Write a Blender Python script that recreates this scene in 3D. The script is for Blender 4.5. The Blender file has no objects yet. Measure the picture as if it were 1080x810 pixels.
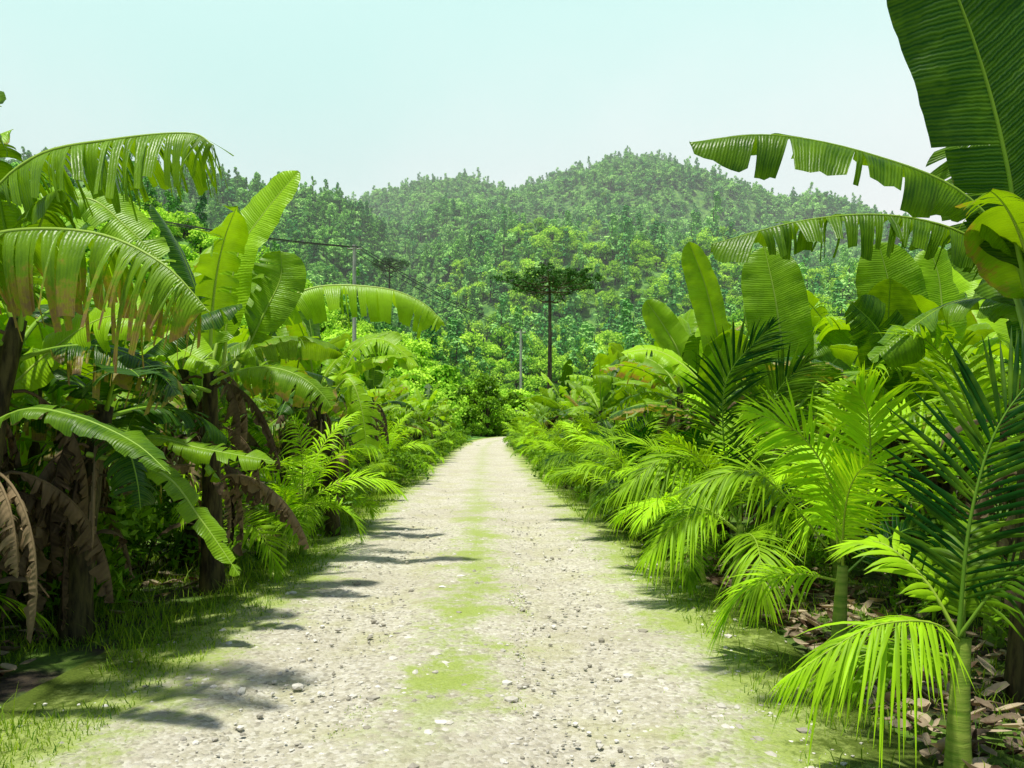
import bpy, math, numpy as np
from mathutils import Vector, noise as mnoise
R = np.random.default_rng(7)
scene = bpy.context.scene
D2R = math.radians

# ------------------------------------------------------------------ mesh builder
class MB:
    def __init__(s):
        s.v=[]; s.l=[]; s.c=[]; s.m=[]; s.a=[]; s.n=0
    def add(s, V, F, mat, A):
        V=np.asarray(V,float).reshape(-1,3); F=np.asarray(F,int)
        A=np.asarray(A,float)
        if A.ndim==1: A=np.tile(A,(len(V),1))
        s.v.append(V); s.a.append(A.reshape(-1,4)); s.l.append((F+s.n).ravel())
        s.c.append(np.full(len(F),F.shape[1])); s.m.append(np.full(len(F),mat)); s.n+=len(V)
    def grid(s,P,mat,A,wrap=False):
        n,m=P.shape[:2]; idx=np.arange(n*m).reshape(n,m)
        if wrap: idx=np.concatenate([idx,idx[:,:1]],1)
        F=np.stack([idx[:-1,:-1],idx[1:,:-1],idx[1:,1:],idx[:-1,1:]],-1).reshape(-1,4)
        A=np.asarray(A,float)
        if A.ndim==3: A=A.reshape(-1,4)
        s.add(P.reshape(-1,3),F,mat,A)
    def mesh(s,name,mats,smooth=True):
        V=np.concatenate(s.v); L=np.concatenate(s.l); Cn=np.concatenate(s.c); M=np.concatenate(s.m); A=np.concatenate(s.a)
        me=bpy.data.meshes.new(name)
        me.vertices.add(len(V)); me.vertices.foreach_set("co",V.ravel())
        me.loops.add(len(L)); me.loops.foreach_set("vertex_index",L.astype(np.int32))
        me.polygons.add(len(Cn)); st=np.concatenate([[0],np.cumsum(Cn)[:-1]]).astype(np.int32)
        me.polygons.foreach_set("loop_start",st)
        me.polygons.foreach_set("material_index",M.astype(np.int32))
        me.polygons.foreach_set("use_smooth",np.full(len(Cn),smooth))
        at=me.attributes.new("la",'FLOAT_COLOR','POINT'); at.data.foreach_set("color",A.astype(np.float32).ravel())
        me.update(calc_edges=True); me.validate()
        for m in mats: me.materials.append(m)
        return me
    def obj(s,name,mats,smooth=True,loc=(0,0,0)):
        o=bpy.data.objects.new(name,s.mesh(name,mats,smooth)); o.location=loc
        scene.collection.objects.link(o); return o

def nrm(a): return a/np.maximum(np.linalg.norm(a,axis=-1,keepdims=True),1e-9)
def crom(pts,n):
    p=np.asarray(pts,float); k=len(p)
    q=np.vstack([2*p[0]-p[1],p,2*p[-1]-p[-2]])
    out=[]
    for u in np.linspace(0,k-1,n):
        i=min(int(u),k-2); t=u-i; a,b,c,d=q[i],q[i+1],q[i+2],q[i+3]
        out.append(.5*((2*b)+(c-a)*t+(2*a-5*b+4*c-d)*t*t+(3*b-a-3*c+d)*t**3))
    return np.array(out)
def frames(C,Nh):
    T=nrm(np.gradient(C,axis=0)); Nh=np.asarray(Nh,float)
    if Nh.ndim==1: Nh=np.tile(Nh,(len(C),1))
    N=nrm(Nh-(Nh*T).sum(1,keepdims=True)*T); S=np.cross(T,N); return T,N,S
def tube(mb,C,rad,sides,mat,A,Nh=(0.3,0.2,1)):
    C=np.asarray(C,float); T=nrm(np.gradient(C,axis=0))
    h=np.array(Nh,float)
    if abs((T.mean(0)@nrm(h)))>.85: h=np.array([1.,.2,.1])
    _,N,S=frames(C,h)
    th=np.linspace(0,2*np.pi,sides,endpoint=False)
    rad=np.broadcast_to(np.asarray(rad,float),(len(C),))
    P=C[:,None]+rad[:,None,None]*(np.cos(th)[None,:,None]*N[:,None]+np.sin(th)[None,:,None]*S[:,None])
    mb.grid(P,mat,A,wrap=True)
def arch(p0,az,e0,bend,L,n=26,pw=1.4,side=0.):
    t=np.linspace(0,1,n); e=e0-bend*t**pw; a=az+side*t
    d=np.stack([np.cos(e)*np.cos(a),np.cos(e)*np.sin(a),np.sin(e)],1)
    C=np.asarray(p0,float)+np.concatenate([[[0,0,0]],np.cumsum(d[:-1],0)])*L/(n-1)
    N=np.stack([-np.sin(e)*np.cos(a),-np.sin(e)*np.sin(a),np.cos(e)],1); return C,N
def i3(t,ts,X): return np.stack([np.interp(t,ts,X[:,k]) for k in range(3)],-1)

def leaf(mb,C,Nh,W,rng,pet=.12,tear=0.,fold=.35,droop=.9,tint=.5,dry=0.,mat=0,rmat=1,rib=.022,wav=.016,hang=0.,roll=0.):
    T,N,S=frames(C,Nh)
    if roll:
        N,S=N*math.cos(roll)+S*math.sin(roll), S*math.cos(roll)-N*math.sin(roll)
    ts=np.linspace(0,1,len(C)); L=np.linalg.norm(np.diff(C,axis=0),axis=1).sum()
    for side in (-1,1):
        nb=rng.poisson(tear*20)
        br=np.concatenate([[0],np.sort(rng.uniform(.06,.97,nb)),[1]])
        for a,b in zip(br[:-1],br[1:]):
            if b-a<.004: continue
            ns=max(3,int((b-a)*34)+2); t=np.linspace(a,b,ns); tc=(a+b)/2
            whole=nb==0; ex=0 if whole else rng.normal(0,.5)*min(1,tear+.3)
            gap=0 if whole else rng.uniform(.05,.45)*min(1,tear+.25)
            hg=hang*rng.uniform(.5,1.5)
            w=W*np.clip(1-np.abs(2*np.clip(t,.0,1)-1)**3.2,0,1)**.62*(1+.10*side*(0.5-t))
            w=np.maximum(w,W*.03)*(1 if whole else rng.uniform(.84,1.05))
            K=7; s=np.linspace(0,1,K); ang=fold-(droop+ex)*s
            du=np.concatenate([[0],np.cumsum(np.cos(ang[1:]))])/(K-1); dn=np.concatenate([[0],np.cumsum(np.sin(ang[1:]))])/(K-1)
            ph=rng.uniform(0,6); rows=[]; att=[]
            sh=0 if whole else rng.normal(0,.014)
            for j in range(K):
                te=tc+(t-tc)*(1-gap*s[j]**1.3)+sh*s[j]; u=np.clip(pet+(1-pet)*te,0,1)
                c=i3(u,ts,C); n_=i3(u,ts,N); s_=i3(u,ts,S); t_=i3(u,ts,T)
                wv=wav*(np.sin(t*L*8+ph)+.6*np.sin(t*L*19+2*ph)+.35*np.sin(t*L*43+5*ph))*s[j]**1.5
                p=c+side*s_*(w*du[j])[:,None]+n_*(w*dn[j]+wv)[:,None]+t_*(w*.16*s[j])[:,None]
                p[:,2]-=w*hg*s[j]**2
                rows.append(p); att.append(np.stack([np.full(ns,s[j]),t*L,np.full(ns,tint),np.full(ns,dry)],1))
            mb.grid(np.stack(rows,1),mat,np.stack(att,1))
    rad=rib*(1-.88*np.linspace(0,1,len(C))**.8)
    tube(mb,C-N*(rad*.35)[:,None],rad,6,rmat,[0,0,tint,0])

def spline_leaf(mb,pts,Nh,W,rng,**k): leaf(mb,crom(pts,30),np.array(Nh,float),W,rng,**k)

# materials index for banana: 0 leaf,1 rib,2 dry,3 stem
def banana(mb,rng,H=2.2,nl=8,L=1.9,W=.27,base=(0,0,0),emin=5,emax=84,ragged=.5,dead=5,tint=.5,az0=None,lean=.12,stem_r=.11):
    b=np.array(base,float); az=rng.uniform(0,6.28) if az0 is None else az0
    la=rng.uniform(0,6.28); t=np.linspace(0,1,14)
    C=b+np.stack([np.cos(la)*lean*t**2*H,np.sin(la)*lean*t**2*H,H*t-.03],1)
    tube(mb,C,stem_r*(1.15-.6*t)*(1+.06*np.sin(t*23)),12,3,np.stack([np.zeros(14*12),np.repeat(t*H,12),rng.uniform(0,1,14*12),np.zeros(14*12)],1))
    top=C[-1]
    for i in range(nl):
        f=i/(max(nl-1,1)); az+=2.4+rng.normal(0,.25)
        e0=D2R(emax+(emin-emax)*f+rng.normal(0,6)); bend=D2R(rng.uniform(25,55)+55*f)
        Ll=L*rng.uniform(.8,1.1)*(1 if f<.8 else .85)
        C2,N2=arch(top-np.array([0,0,.28*f*H*.4]),az,e0,bend,Ll,side=rng.normal(0,.25))
        tr=max(0,rng.normal(ragged*(.3+f),.25))
        leaf(mb,C2,N2,W*rng.uniform(.8,1.15),rng,pet=rng.uniform(.12,.2),tear=tr,droop=rng.uniform(.5,1.3),fold=rng.uniform(.1,.5),
             tint=tint+rng.normal(0,.3)-.3*f,dry=max(0,rng.normal(.16*f,.13)),hang=rng.uniform(0,.45)*tr+.1,roll=rng.normal(0,.25))
    C2,_=arch(top,az+1,D2R(86),.15,L*.55,n=10)
    tube(mb,C2,.025*(1-np.linspace(0,1,10)**2*.9),6,0,[.3,0,.95,0])
    for i in range(dead):
        a=rng.uniform(0,6.28); z=top[2]-b[2]; hh=rng.uniform(.45,.98)*z
        p=b+np.array([math.cos(a)*.08,math.sin(a)*.08,hh])+ (top-b)*[1,1,0]*(hh/z)**2
        C2,N2=arch(p,a,D2R(rng.uniform(-10,40)),D2R(rng.uniform(95,120)),min(hh*1.1,rng.uniform(.7,1.5)),n=18,pw=.45)
        leaf(mb,C2,N2,W*rng.uniform(.25,.5),rng,pet=.1,tear=.9,fold=-.4,droop=rng.uniform(1.2,2.4),tint=rng.uniform(0,1),mat=2,rmat=2,rib=.014,wav=.03,hang=.3)
    for i in range(5):
        a=rng.uniform(0,6.28); h0=rng.uniform(.2,.8)*H
        C2,N2=arch(b+np.array([math.cos(a)*stem_r,math.sin(a)*stem_r,h0]),a,D2R(70),D2R(150),rng.uniform(.3,.6),n=10,pw=.7)
        leaf(mb,C2,N2,.05,rng,pet=0,tear=0,mat=2,rmat=2,rib=.006,tint=rng.uniform(0,1))

# palm: 0 leaf 1 rib 2 dry 3 stem
def frond(mb,C,Nh,rng,LL=.45,n=44,w=.016,vee=.25,grav=.35,tint=.5,start=.16,rib=.011,mat=0,fan=.0,roll=0.):
    T,N,S=frames(C,Nh)
    if roll: N,S=N*math.cos(roll)+S*math.sin(roll), S*math.cos(roll)-N*math.sin(roll)
    ts=np.linspace(0,1,len(C))
    for side in (-1,1):
        t=np.linspace(start,1,n)+rng.normal(0,.005,n); f=(t-start)/(1-start)
        ln=LL*(np.sin(np.pi*np.clip(.16+.78*f,0,1))**.7)*rng.uniform(.82,1.1,n)
        b=D2R(28)+D2R(48)*np.clip(f,0,1)**1.4+rng.normal(0,.09,n)
        c=i3(t,ts,C); n_=nrm(i3(t,ts,N)); s_=nrm(i3(t,ts,S)); t_=nrm(i3(t,ts,T))
        v=vee+rng.normal(0,.14,n)
        d=side*s_*(np.cos(b)*np.cos(v))[:,None]+t_*np.sin(b)[:,None]+n_*(np.cos(b)*np.sin(v))[:,None]
        K=6; q=np.linspace(0,1,K); gr=grav*rng.uniform(.4,1.6,n)
        pos=c[:,None]+d[:,None]*(ln[:,None]*q[None])[...,None]
        pos[...,2]-=(ln*gr)[:,None]*q[None]**2
        ww=w*(np.array([.35,.95,1,.85,.5,.03]))[None,:]*(ln/LL)[:,None]**.5*(1+fan)
        wd=nrm(t_*np.cos(b)[:,None]-side*s_*np.sin(b)[:,None]); 
        off=wd[:,None]*ww[...,None]; up=n_[:,None]*(ww*.45)[...,None]
        P=np.stack([pos-off,pos+up,pos+off],2)
        idx=np.arange(n*K*3).reshape(n,K,3)
        F=np.stack([idx[:,:-1,:-1],idx[:,1:,:-1],idx[:,1:,1:],idx[:,:-1,1:]],-1).reshape(-1,4)
        A=np.zeros((n,K,3,4)); A[...,0]=q[None,:,None]; A[...,1]=ts.mean(); A[...,2]=(tint+rng.normal(0,.1,n))[:,None,None]
        mb.add(P.reshape(-1,3),F,mat,A.reshape(-1,4))
    tube(mb,C,rib*(1-.85*ts),5,1,[0,0,tint,0])
def palm(mb,rng,H=.8,nf=9,L=1.5,LL=.45,base=(0,0,0),tint=.5,r=.045,emin=15,w=.016,n=42):
    b=np.array(base,float); t=np.linspace(0,1,12)
    C=b+np.stack([.05*H*t**2,.03*H*t,H*t-.03],1)
    tube(mb,C,r*(1.25-.55*t+.25*np.exp(-t*9)),10,3,np.stack([np.zeros(120),np.repeat(t*H,10),np.full(120,.5),np.zeros(120)],1))
    az=rng.uniform(0,6.28)
    for i in range(nf):
        f=i/(nf-1); az+=2.4+rng.normal(0,.2)
        C2,N2=arch(C[-1]-np.array([0,0,.12*f]),az,D2R(86+(emin-86)*f+rng.normal(0,4)),D2R(rng.uniform(50,85)+15*f),L*rng.uniform(.75,1.1)*(1-.2*abs(f-.5)),n=22,pw=1.5,side=rng.normal(0,.25))
        frond(mb,C2,N2,rng,LL=LL*rng.uniform(.85,1.1),n=n,tint=tint+rng.normal(0,.28),vee=rng.uniform(.0,.45),grav=rng.uniform(.15,.6),w=w,roll=rng.normal(0,.3))

def leafcloud(mb,P,Nn,size,mat,tint,rng,asp=1.6):
    n=len(P); r=nrm(rng.normal(size=(n,3))); Nn=nrm(Nn); a=nrm(r-(r*Nn).sum(1,keepdims=True)*Nn); b=np.cross(Nn,a)
    sz=(size*rng.uniform(.6,1.3,n))[:,None]
    cup=Nn*sz*.18
    V=np.stack([P-a*sz*.5,P+b*sz*.5/asp-cup,P+a*sz*.5-cup*1.5,P-b*sz*.5/asp-cup],1)
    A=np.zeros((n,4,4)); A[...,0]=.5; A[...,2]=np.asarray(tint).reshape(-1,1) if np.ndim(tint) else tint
    mb.add(V.reshape(-1,3),np.arange(n*4).reshape(n,4),mat,A.reshape(-1,4))
def lobes_cloud(mb,rng,lobes,per,size,mat,tint0=.5,asp=1.4,jit=.7,up=.35):
    for (c,rr) in lobes:
        d=nrm(rng.normal(size=(per,3))); d[:,2]=np.where(d[:,2]<-.35,-d[:,2],d[:,2])
        rad=rng.uniform(.72,1.08,per)[:,None]
        P=np.array(c)+d*np.array(rr)*rad
        Nn=d+rng.normal(0,jit,(per,3))+[0,0,up]
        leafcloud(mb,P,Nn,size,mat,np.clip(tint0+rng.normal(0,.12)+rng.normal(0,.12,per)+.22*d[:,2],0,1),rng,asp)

# ------------------------------------------------------------------ materials
def newmat(name):
    m=bpy.data.materials.new(name); m.use_nodes=True; nt=m.node_tree; nt.nodes.clear(); return m,nt
def N_(nt,t,**k):
    n=nt.nodes.new(t)
    for a,b in k.items(): setattr(n,a,b)
    return n
def math_(nt,op,a,b=None,c=None,clamp=False):
    n=nt.nodes.new('ShaderNodeMath'); n.operation=op; n.use_clamp=clamp
    for i,x in enumerate((a,b,c)):
        if x is None: continue
        if isinstance(x,(int,float)): n.inputs[i].default_value=x
        else: nt.links.new(x,n.inputs[i])
    return n.outputs[0]
def mix_(nt,f,a,b,bt='MIX'):
    n=nt.nodes.new('ShaderNodeMix'); n.data_type='RGBA'; n.blend_type=bt
    for sock,x in ((n.inputs[0],f),(n.inputs[6],a),(n.inputs[7],b)):
        if isinstance(x,(int,float)): sock.default_value=x
        elif isinstance(x,(tuple,list)): sock.default_value=(*x,1)
        else: nt.links.new(x,sock)
    return n.outputs[2]
def noise_(nt,vec,scale,detail=4,rough=.55):
    n=nt.nodes.new('ShaderNodeTexNoise'); n.inputs['Scale'].default_value=scale; n.inputs['Detail'].default_value=detail; n.inputs['Roughness'].default_value=rough
    if vec is not None: nt.links.new(vec,n.inputs['Vector'])
    return n.outputs[0]
def ramp_(nt,f,lo,hi):
    n=nt.nodes.new('ShaderNodeMapRange'); n.interpolation_type='SMOOTHSTEP'; nt.links.new(f,n.inputs[0]); n.inputs[1].default_value=lo; n.inputs[2].default_value=hi
    return n.outputs[0]
def leafmat(name,dark,light,trans=.35,rough=.42,vein=0.,brown=(.22,.13,.05),spec=.4,tcol=(1.5,1.35,.5),nscale=6,rnd=.25):
    m,nt=newmat(name); L=nt.links
    at=N_(nt,'ShaderNodeAttribute',attribute_name='la'); sp=N_(nt,'ShaderNodeSeparateColor'); L.new(at.outputs['Color'],sp.inputs[0])
    tc=N_(nt,'ShaderNodeTexCoord'); oi=N_(nt,'ShaderNodeObjectInfo')
    f=sp.outputs[2]
    if nscale: f=math_(nt,'ADD',f,math_(nt,'MULTIPLY',math_(nt,'SUBTRACT',noise_(nt,tc.outputs['Object'],nscale,2),.5),.7))
    f=math_(nt,'ADD',f,math_(nt,'MULTIPLY',math_(nt,'SUBTRACT',oi.outputs['Random'],.5),rnd),clamp=True)
    col=mix_(nt,f,dark,light)
    bump=None
    if vein:
        ph=math_(nt,'ADD',math_(nt,'MULTIPLY',sp.outputs[1],vein),math_(nt,'MULTIPLY',sp.outputs[0],-4.))
        dn=noise_(nt,tc.outputs['Object'],12,3,.7)
        ph=math_(nt,'ADD',ph,math_(nt,'MULTIPLY',dn,8.))
        sn=math_(nt,'SINE',ph); sn2=math_(nt,'SINE',math_(nt,'MULTIPLY',ph,.37))
        k=math_(nt,'ADD',math_(nt,'MULTIPLY',sn,.05),math_(nt,'MULTIPLY',sn2,.035))
        col=mix_(nt,math_(nt,'ADD',k,.08,clamp=True),col,light)
        e=math_(nt,'ADD',math_(nt,'ADD',math_(nt,'MULTIPLY',sp.outputs[0],.45),math_(nt,'MULTIPLY',dn,.8)),math_(nt,'MULTIPLY',at.outputs['Alpha'],.9))
        col=mix_(nt,ramp_(nt,e,.94,1.1),col,(.36,.32,.04))
        col=mix_(nt,ramp_(nt,e,1.05,1.2),col,brown)
        bn=N_(nt,'ShaderNodeBump'); bn.inputs['Strength'].default_value=.4; bn.inputs['Distance'].default_value=.003
        L.new(math_(nt,'ADD',sn,math_(nt,'MULTIPLY',sn2,.8)),bn.inputs['Height']); bump=bn.outputs[0]
    if spec<=0:
        p=N_(nt,'ShaderNodeBsdfDiffuse'); L.new(col,p.inputs[0])
    else:
        p=N_(nt,'ShaderNodeBsdfPrincipled'); L.new(col,p.inputs['Base Color']); p.inputs['Roughness'].default_value=rough; p.inputs['Specular IOR Level'].default_value=spec
    if bump: L.new(bump,p.inputs['Normal'])
    o=N_(nt,'ShaderNodeOutputMaterial')
    if trans<=0: L.new(p.outputs[0],o.inputs[0]); return m
    tr=N_(nt,'ShaderNodeBsdfTranslucent'); L.new(mix_(nt,1.,col,tcol,'MULTIPLY'),tr.inputs[0])
    mx=N_(nt,'ShaderNodeMixShader'); mx.inputs[0].default_value=trans; L.new(p.outputs[0],mx.inputs[1]); L.new(tr.outputs[0],mx.inputs[2])
    L.new(mx.outputs[0],o.inputs[0]); return m
def plainmat(name,c1,c2,scale=8,rough=.8,stretch=(1,1,1),bumpd=.01,spec=.2,detail=6):
    m,nt=newmat(name); L=nt.links; tc=N_(nt,'ShaderNodeTexCoord'); mp=N_(nt,'ShaderNodeMapping'); mp.inputs['Scale'].default_value=stretch
    L.new(tc.outputs['Object'],mp.inputs[0]); ns=noise_(nt,mp.outputs[0],scale,detail,.65)
    col=mix_(nt,ramp_(nt,ns,.32,.68),c1,c2); p=N_(nt,'ShaderNodeBsdfPrincipled'); L.new(col,p.inputs['Base Color'])
    p.inputs['Roughness'].default_value=rough; p.inputs['Specular IOR Level'].default_value=spec
    b=N_(nt,'ShaderNodeBump'); b.inputs['Distance'].default_value=bumpd; b.inputs['Strength'].default_value=.7; L.new(ns,b.inputs['Height']); L.new(b.outputs[0],p.inputs['Normal'])
    o=N_(nt,'ShaderNodeOutputMaterial'); L.new(p.outputs[0],o.inputs[0]); return m

M_bl=leafmat('banana_leaf',(.010,.075,.001),(.40,.72,.012),trans=.36,vein=230.,rough=.38,spec=.32,tcol=(1.4,1.25,.5),brown=(.30,.20,.09))
M_rib=leafmat('banana_midrib',(.22,.40,.03),(.50,.66,.12),trans=.05,spec=.2,nscale=0)
M_dry=leafmat('dry_leaf',(.03,.02,.012),(.34,.25,.14),trans=.15,rough=.8,spec=.1,tcol=(1.2,1,.7),vein=120.,brown=(.15,.1,.05))
M_stem=plainmat('banana_stem',(.012,.009,.005),(.10,.085,.03),scale=5,stretch=(4,4,.8),rough=.6)
M_pl=leafmat('palm_leaf',(.006,.06,.002),(.44,.78,.015),trans=.33,rough=.45,spec=.15)
M_pr=leafmat('palm_rib',(.12,.26,.02),(.42,.58,.06),trans=.05,spec=.2,nscale=0)
M_ps=plainmat('palm_stem',(.13,.26,.02),(.34,.44,.07),scale=3,stretch=(1,1,9),rough=.5)
M_sh=leafmat('shrub_leaf',(.008,.06,.001),(.28,.56,.015),trans=.28,rough=.5,spec=.2)
M_far=leafmat('forest_far',(.10,.40,.09),(.50,.88,.22),trans=0,spec=.0,nscale=0,rnd=1.1)  # paler, bluer foliage: distance haze painted into the leaf colours
M_left=leafmat('forest_left',(.05,.25,.04),(.33,.70,.12),trans=0,spec=.0,nscale=0,rnd=.8)
M_bush=leafmat('bush_light',(.09,.34,.01),(.58,.90,.09),trans=.15,spec=0,nscale=.4,rnd=.9)
M_ara=leafmat('araucaria_needles',(.010,.05,.010),(.10,.24,.05),trans=.1,rough=.7,spec=.1,nscale=.6)
M_bark=plainmat('bark',(.05,.035,.025),(.16,.12,.09),scale=4,stretch=(1,1,.3))
M_grass=leafmat('grass_blades',(.04,.16,.005),(.46,.64,.04),trans=.3,rough=.5,spec=.2)
BM=[M_bl,M_rib,M_dry,M_stem]; PM=[M_pl,M_pr,M_dry,M_ps]

# ------------------------------------------------------------------ terrain
def vnoise(x,y,s,seed=0):
    X=np.asarray(x,float)/s+seed*17.3; Y=np.asarray(y,float)/s+seed*9.1
    out=np.empty(np.broadcast(X,Y).shape); Xf,Yf=np.broadcast_arrays(X,Y)
    fo=out.ravel(); xr=Xf.ravel(); yr=Yf.ravel()
    for i in range(len(fo)): fo[i]=mnoise.fractal((xr[i],yr[i],seed*3.1),1.,2.,4)
    return fo.reshape(out.shape)
def hillf(x,y,px,ph,y0,yr,p,back):
    H=np.interp(x,px,ph); t=(y-y0)/(yr-y0)
    return H*np.where(t<1,np.clip(t,0,1)**p,np.clip(1-(np.maximum(t-1,0)*back)**1.5,0,1))
def height(x,y):
    x=np.asarray(x,float); y=np.asarray(y,float)
    nz=vnoise(x,y,110,1); nz2=vnoise(x,y,40,2)
    A=hillf(x+nz2*6,y,[-700,-400,-200,-114,-71,-30,0,36,79,114,157,207,307,386,700,1200],[90,110,150,168,182,183,175,186,201,198,181,166,134,104,60,40],150,600,1.12,1.3)
    A=A+nz*40*np.sin(np.pi*np.clip((y-150)/450,0,1))*(A>1)
    B=hillf(x,np.maximum(y,0),[-600,-300,-200,-129,-100,-67,-42,-25,-8,10],[100,112,114,107,101,93,60,32,8,0],140,350,1.15,1.2)
    B=B+nz2*5*(B>4)
    Cc=hillf(x,y,[-500,-140,-74,-40,-19,-5,8],[54,52,44,25,13,3,0],72,160,1.0,.8)
    D=hillf(x,y,[-8,5,40,120,300,600],[0,4,12,22,30,30],85,210,1.0,.5)
    h=np.maximum(np.maximum(A,B),np.maximum(Cc,D))
    return np.where(y<72,0,np.maximum(h,0))
xs=np.concatenate([[-2500,-1500,-1000,-700],np.linspace(-500,500,126),[700,1000,1500,2500]])
ys=np.concatenate([[-400,-100],np.linspace(-30,70,21),np.linspace(76,700,105),np.linspace(730,1200,14),[1600,2500,4000]])
X,Y=np.meshgrid(xs,ys,indexing='ij'); Z=height(X,Y)
mb=MB(); mb.grid(np.stack([X,Y,Z],-1),0,[0,0,0,0])
m,nt=newmat('ground_soil'); L=nt.links; tc=N_(nt,'ShaderNodeTexCoord')
n1=noise_(nt,tc.outputs['Object'],1.1,5); n2=noise_(nt,tc.outputs['Object'],16,6,.7)
c=mix_(nt,ramp_(nt,n2,.35,.65),(.012,.008,.005),(.07,.05,.028)); g=mix_(nt,n2,(.015,.06,.004),(.17,.30,.02))
c=mix_(nt,ramp_(nt,n1,.42,.58),c,g)
sx=N_(nt,'ShaderNodeSeparateXYZ'); L.new(tc.outputs['Object'],sx.inputs[0])
c=mix_(nt,ramp_(nt,sx.outputs[1],50.,90.),c,mix_(nt,ramp_(nt,noise_(nt,tc.outputs['Object'],.35,5,.7),.35,.65),(.03,.14,.02),(.20,.42,.06)))
p=N_(nt,'ShaderNodeBsdfPrincipled'); p.inputs['Roughness'].default_value=.95; L.new(c,p.inputs['Base Color'])
b=N_(nt,'ShaderNodeBump'); b.inputs['Distance'].default_value=.03; L.new(n2,b.inputs['Height']); L.new(b.outputs[0],p.inputs['Normal'])
o=N_(nt,'ShaderNodeOutputMaterial'); L.new(p.outputs[0],o.inputs[0])
mb.obj('ground',[m])

# ------------------------------------------------------------------ road
def cx(y): return np.interp(y,[-30,0,4,7,10,20,40,68,80,92,105,130],[-1.6,-.62,-.5,-.42,-.48,-.9,-1.5,-2.4,-1.9,1.5,8,24])
ry=np.concatenate([np.arange(-10,30,.12),np.arange(30,130,.8)])
rcx=np.convolve(np.pad(cx(ry),12,'edge'),np.ones(25)/25,'valid')
lat=np.linspace(-2.6,2.6,61)
Xr=rcx[:,None]+lat[None]; Yr=np.repeat(ry[:,None],61,1)
rut=-.035*np.exp(-((np.abs(lat)-.85)/.35)**2)
Zr=.045+rut[None]-.03*np.clip(np.abs(lat)-1.7,0,1)[None]+.0*Xr
for s_,a_ in ((.5,.012),(.16,.006)):
    Zr=Zr+np.clip(vnoise(Xr,Yr,s_,5),-1,1)*a_*(Yr<30)
Zr=np.maximum(Zr,.005)+np.maximum(height(Xr,Yr),0)*1.0+np.where(Yr>72,.15,0)
A=np.zeros((*Xr.shape,4)); A[...,0]=(lat[None]+5)/10; A[...,1]=Yr/100
mb=MB(); mb.grid(np.stack([Xr,Yr,Zr],-1),0,A)
m,nt=newmat('dirt_road_gravel'); L=nt.links; at=N_(nt,'ShaderNodeAttribute',attribute_name='la'); sp=N_(nt,'ShaderNodeSeparateColor'); L.new(at.outputs['Color'],sp.inputs[0])
tc=N_(nt,'ShaderNodeTexCoord'); la=math_(nt,'MULTIPLY_ADD',sp.outputs[0],10.,-5.)
nb=noise_(nt,tc.outputs['Object'],1.3,6,.65); nf=noise_(nt,tc.outputs['Object'],9,8,.75); nff=noise_(nt,tc.outputs['Object'],45,5,.7); nl=noise_(nt,tc.outputs['Object'],.45,3)
vo=N_(nt,'ShaderNodeTexVoronoi'); vo.inputs['Scale'].default_value=38; L.new(tc.outputs['Object'],vo.inputs['Vector'])
vc=N_(nt,'ShaderNodeSeparateColor'); L.new(vo.outputs['Color'],vc.inputs[0])
c=mix_(nt,ramp_(nt,nf,.3,.7),(.45,.42,.31),(.68,.65,.53))
c=mix_(nt,math_(nt,'MULTIPLY',ramp_(nt,vc.outputs[0],.55,.95),.5),c,(.82,.80,.72))
c=mix_(nt,math_(nt,'MULTIPLY',ramp_(nt,vc.outputs[1],.72,.95),.6),c,(.24,.22,.17))
c=mix_(nt,math_(nt,'MULTIPLY',ramp_(nt,nb,.46,.66),.5),c,(.48,.48,.23))
c=mix_(nt,math_(nt,'MULTIPLY',ramp_(nt,nl,.45,.62),.35),c,(.44,.40,.30))
gcol=mix_(nt,nff,(.14,.25,.012),(.48,.60,.09))
ab=math_(nt,'ABSOLUTE',la)
ctr=math_(nt,'SUBTRACT',.76,math_(nt,'MULTIPLY',math_(nt,'ABSOLUTE',math_(nt,'ADD',la,-.03)),1.1))
ctr=math_(nt,'ADD',ctr,math_(nt,'MULTIPLY',math_(nt,'SUBTRACT',nb,.5),1.7)); ctr=math_(nt,'ADD',ctr,math_(nt,'MULTIPLY',math_(nt,'SUBTRACT',nf,.5),2.2))
yy=math_(nt,'MULTIPLY',sp.outputs[1],100.)
near=math_(nt,'MULTIPLY',ramp_(nt,yy,3.6,5.2),math_(nt,'SUBTRACT',1.,math_(nt,'MULTIPLY',ramp_(nt,yy,10.,24.),.6)))
cf=math_(nt,'MULTIPLY',math_(nt,'MULTIPLY',ramp_(nt,ctr,.25,.85),near),.8)
c=mix_(nt,cf,c,gcol)
ed=math_(nt,'ADD',math_(nt,'MULTIPLY',ab,.8),math_(nt,'ADD',math_(nt,'MULTIPLY',math_(nt,'SUBTRACT',nb,.5),1.3),math_(nt,'MULTIPLY',math_(nt,'SUBTRACT',nf,.5),1.5)))
c=mix_(nt,math_(nt,'MULTIPLY',ramp_(nt,ed,1.05,1.6),.8),c,gcol)
c=mix_(nt,ramp_(nt,ed,1.6,2.),c,mix_(nt,nff,(.03,.06,.008),(.16,.22,.03)))
p=N_(nt,'ShaderNodeBsdfPrincipled'); p.inputs['Roughness'].default_value=.9; p.inputs['Specular IOR Level'].default_value=.1; L.new(c,p.inputs['Base Color'])
b=N_(nt,'ShaderNodeBump'); b.inputs['Distance'].default_value=.02; b.inputs['Strength'].default_value=.85
L.new(math_(nt,'ADD',math_(nt,'ADD',nf,nff),math_(nt,'MULTIPLY',vo.outputs[0],-.8)),b.inputs['Height']); L.new(b.outputs[0],p.inputs['Normal'])
o=N_(nt,'ShaderNodeOutputMaterial'); L.new(p.outputs[0],o.inputs[0])
mb.obj('dirt_road',[m])

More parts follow.
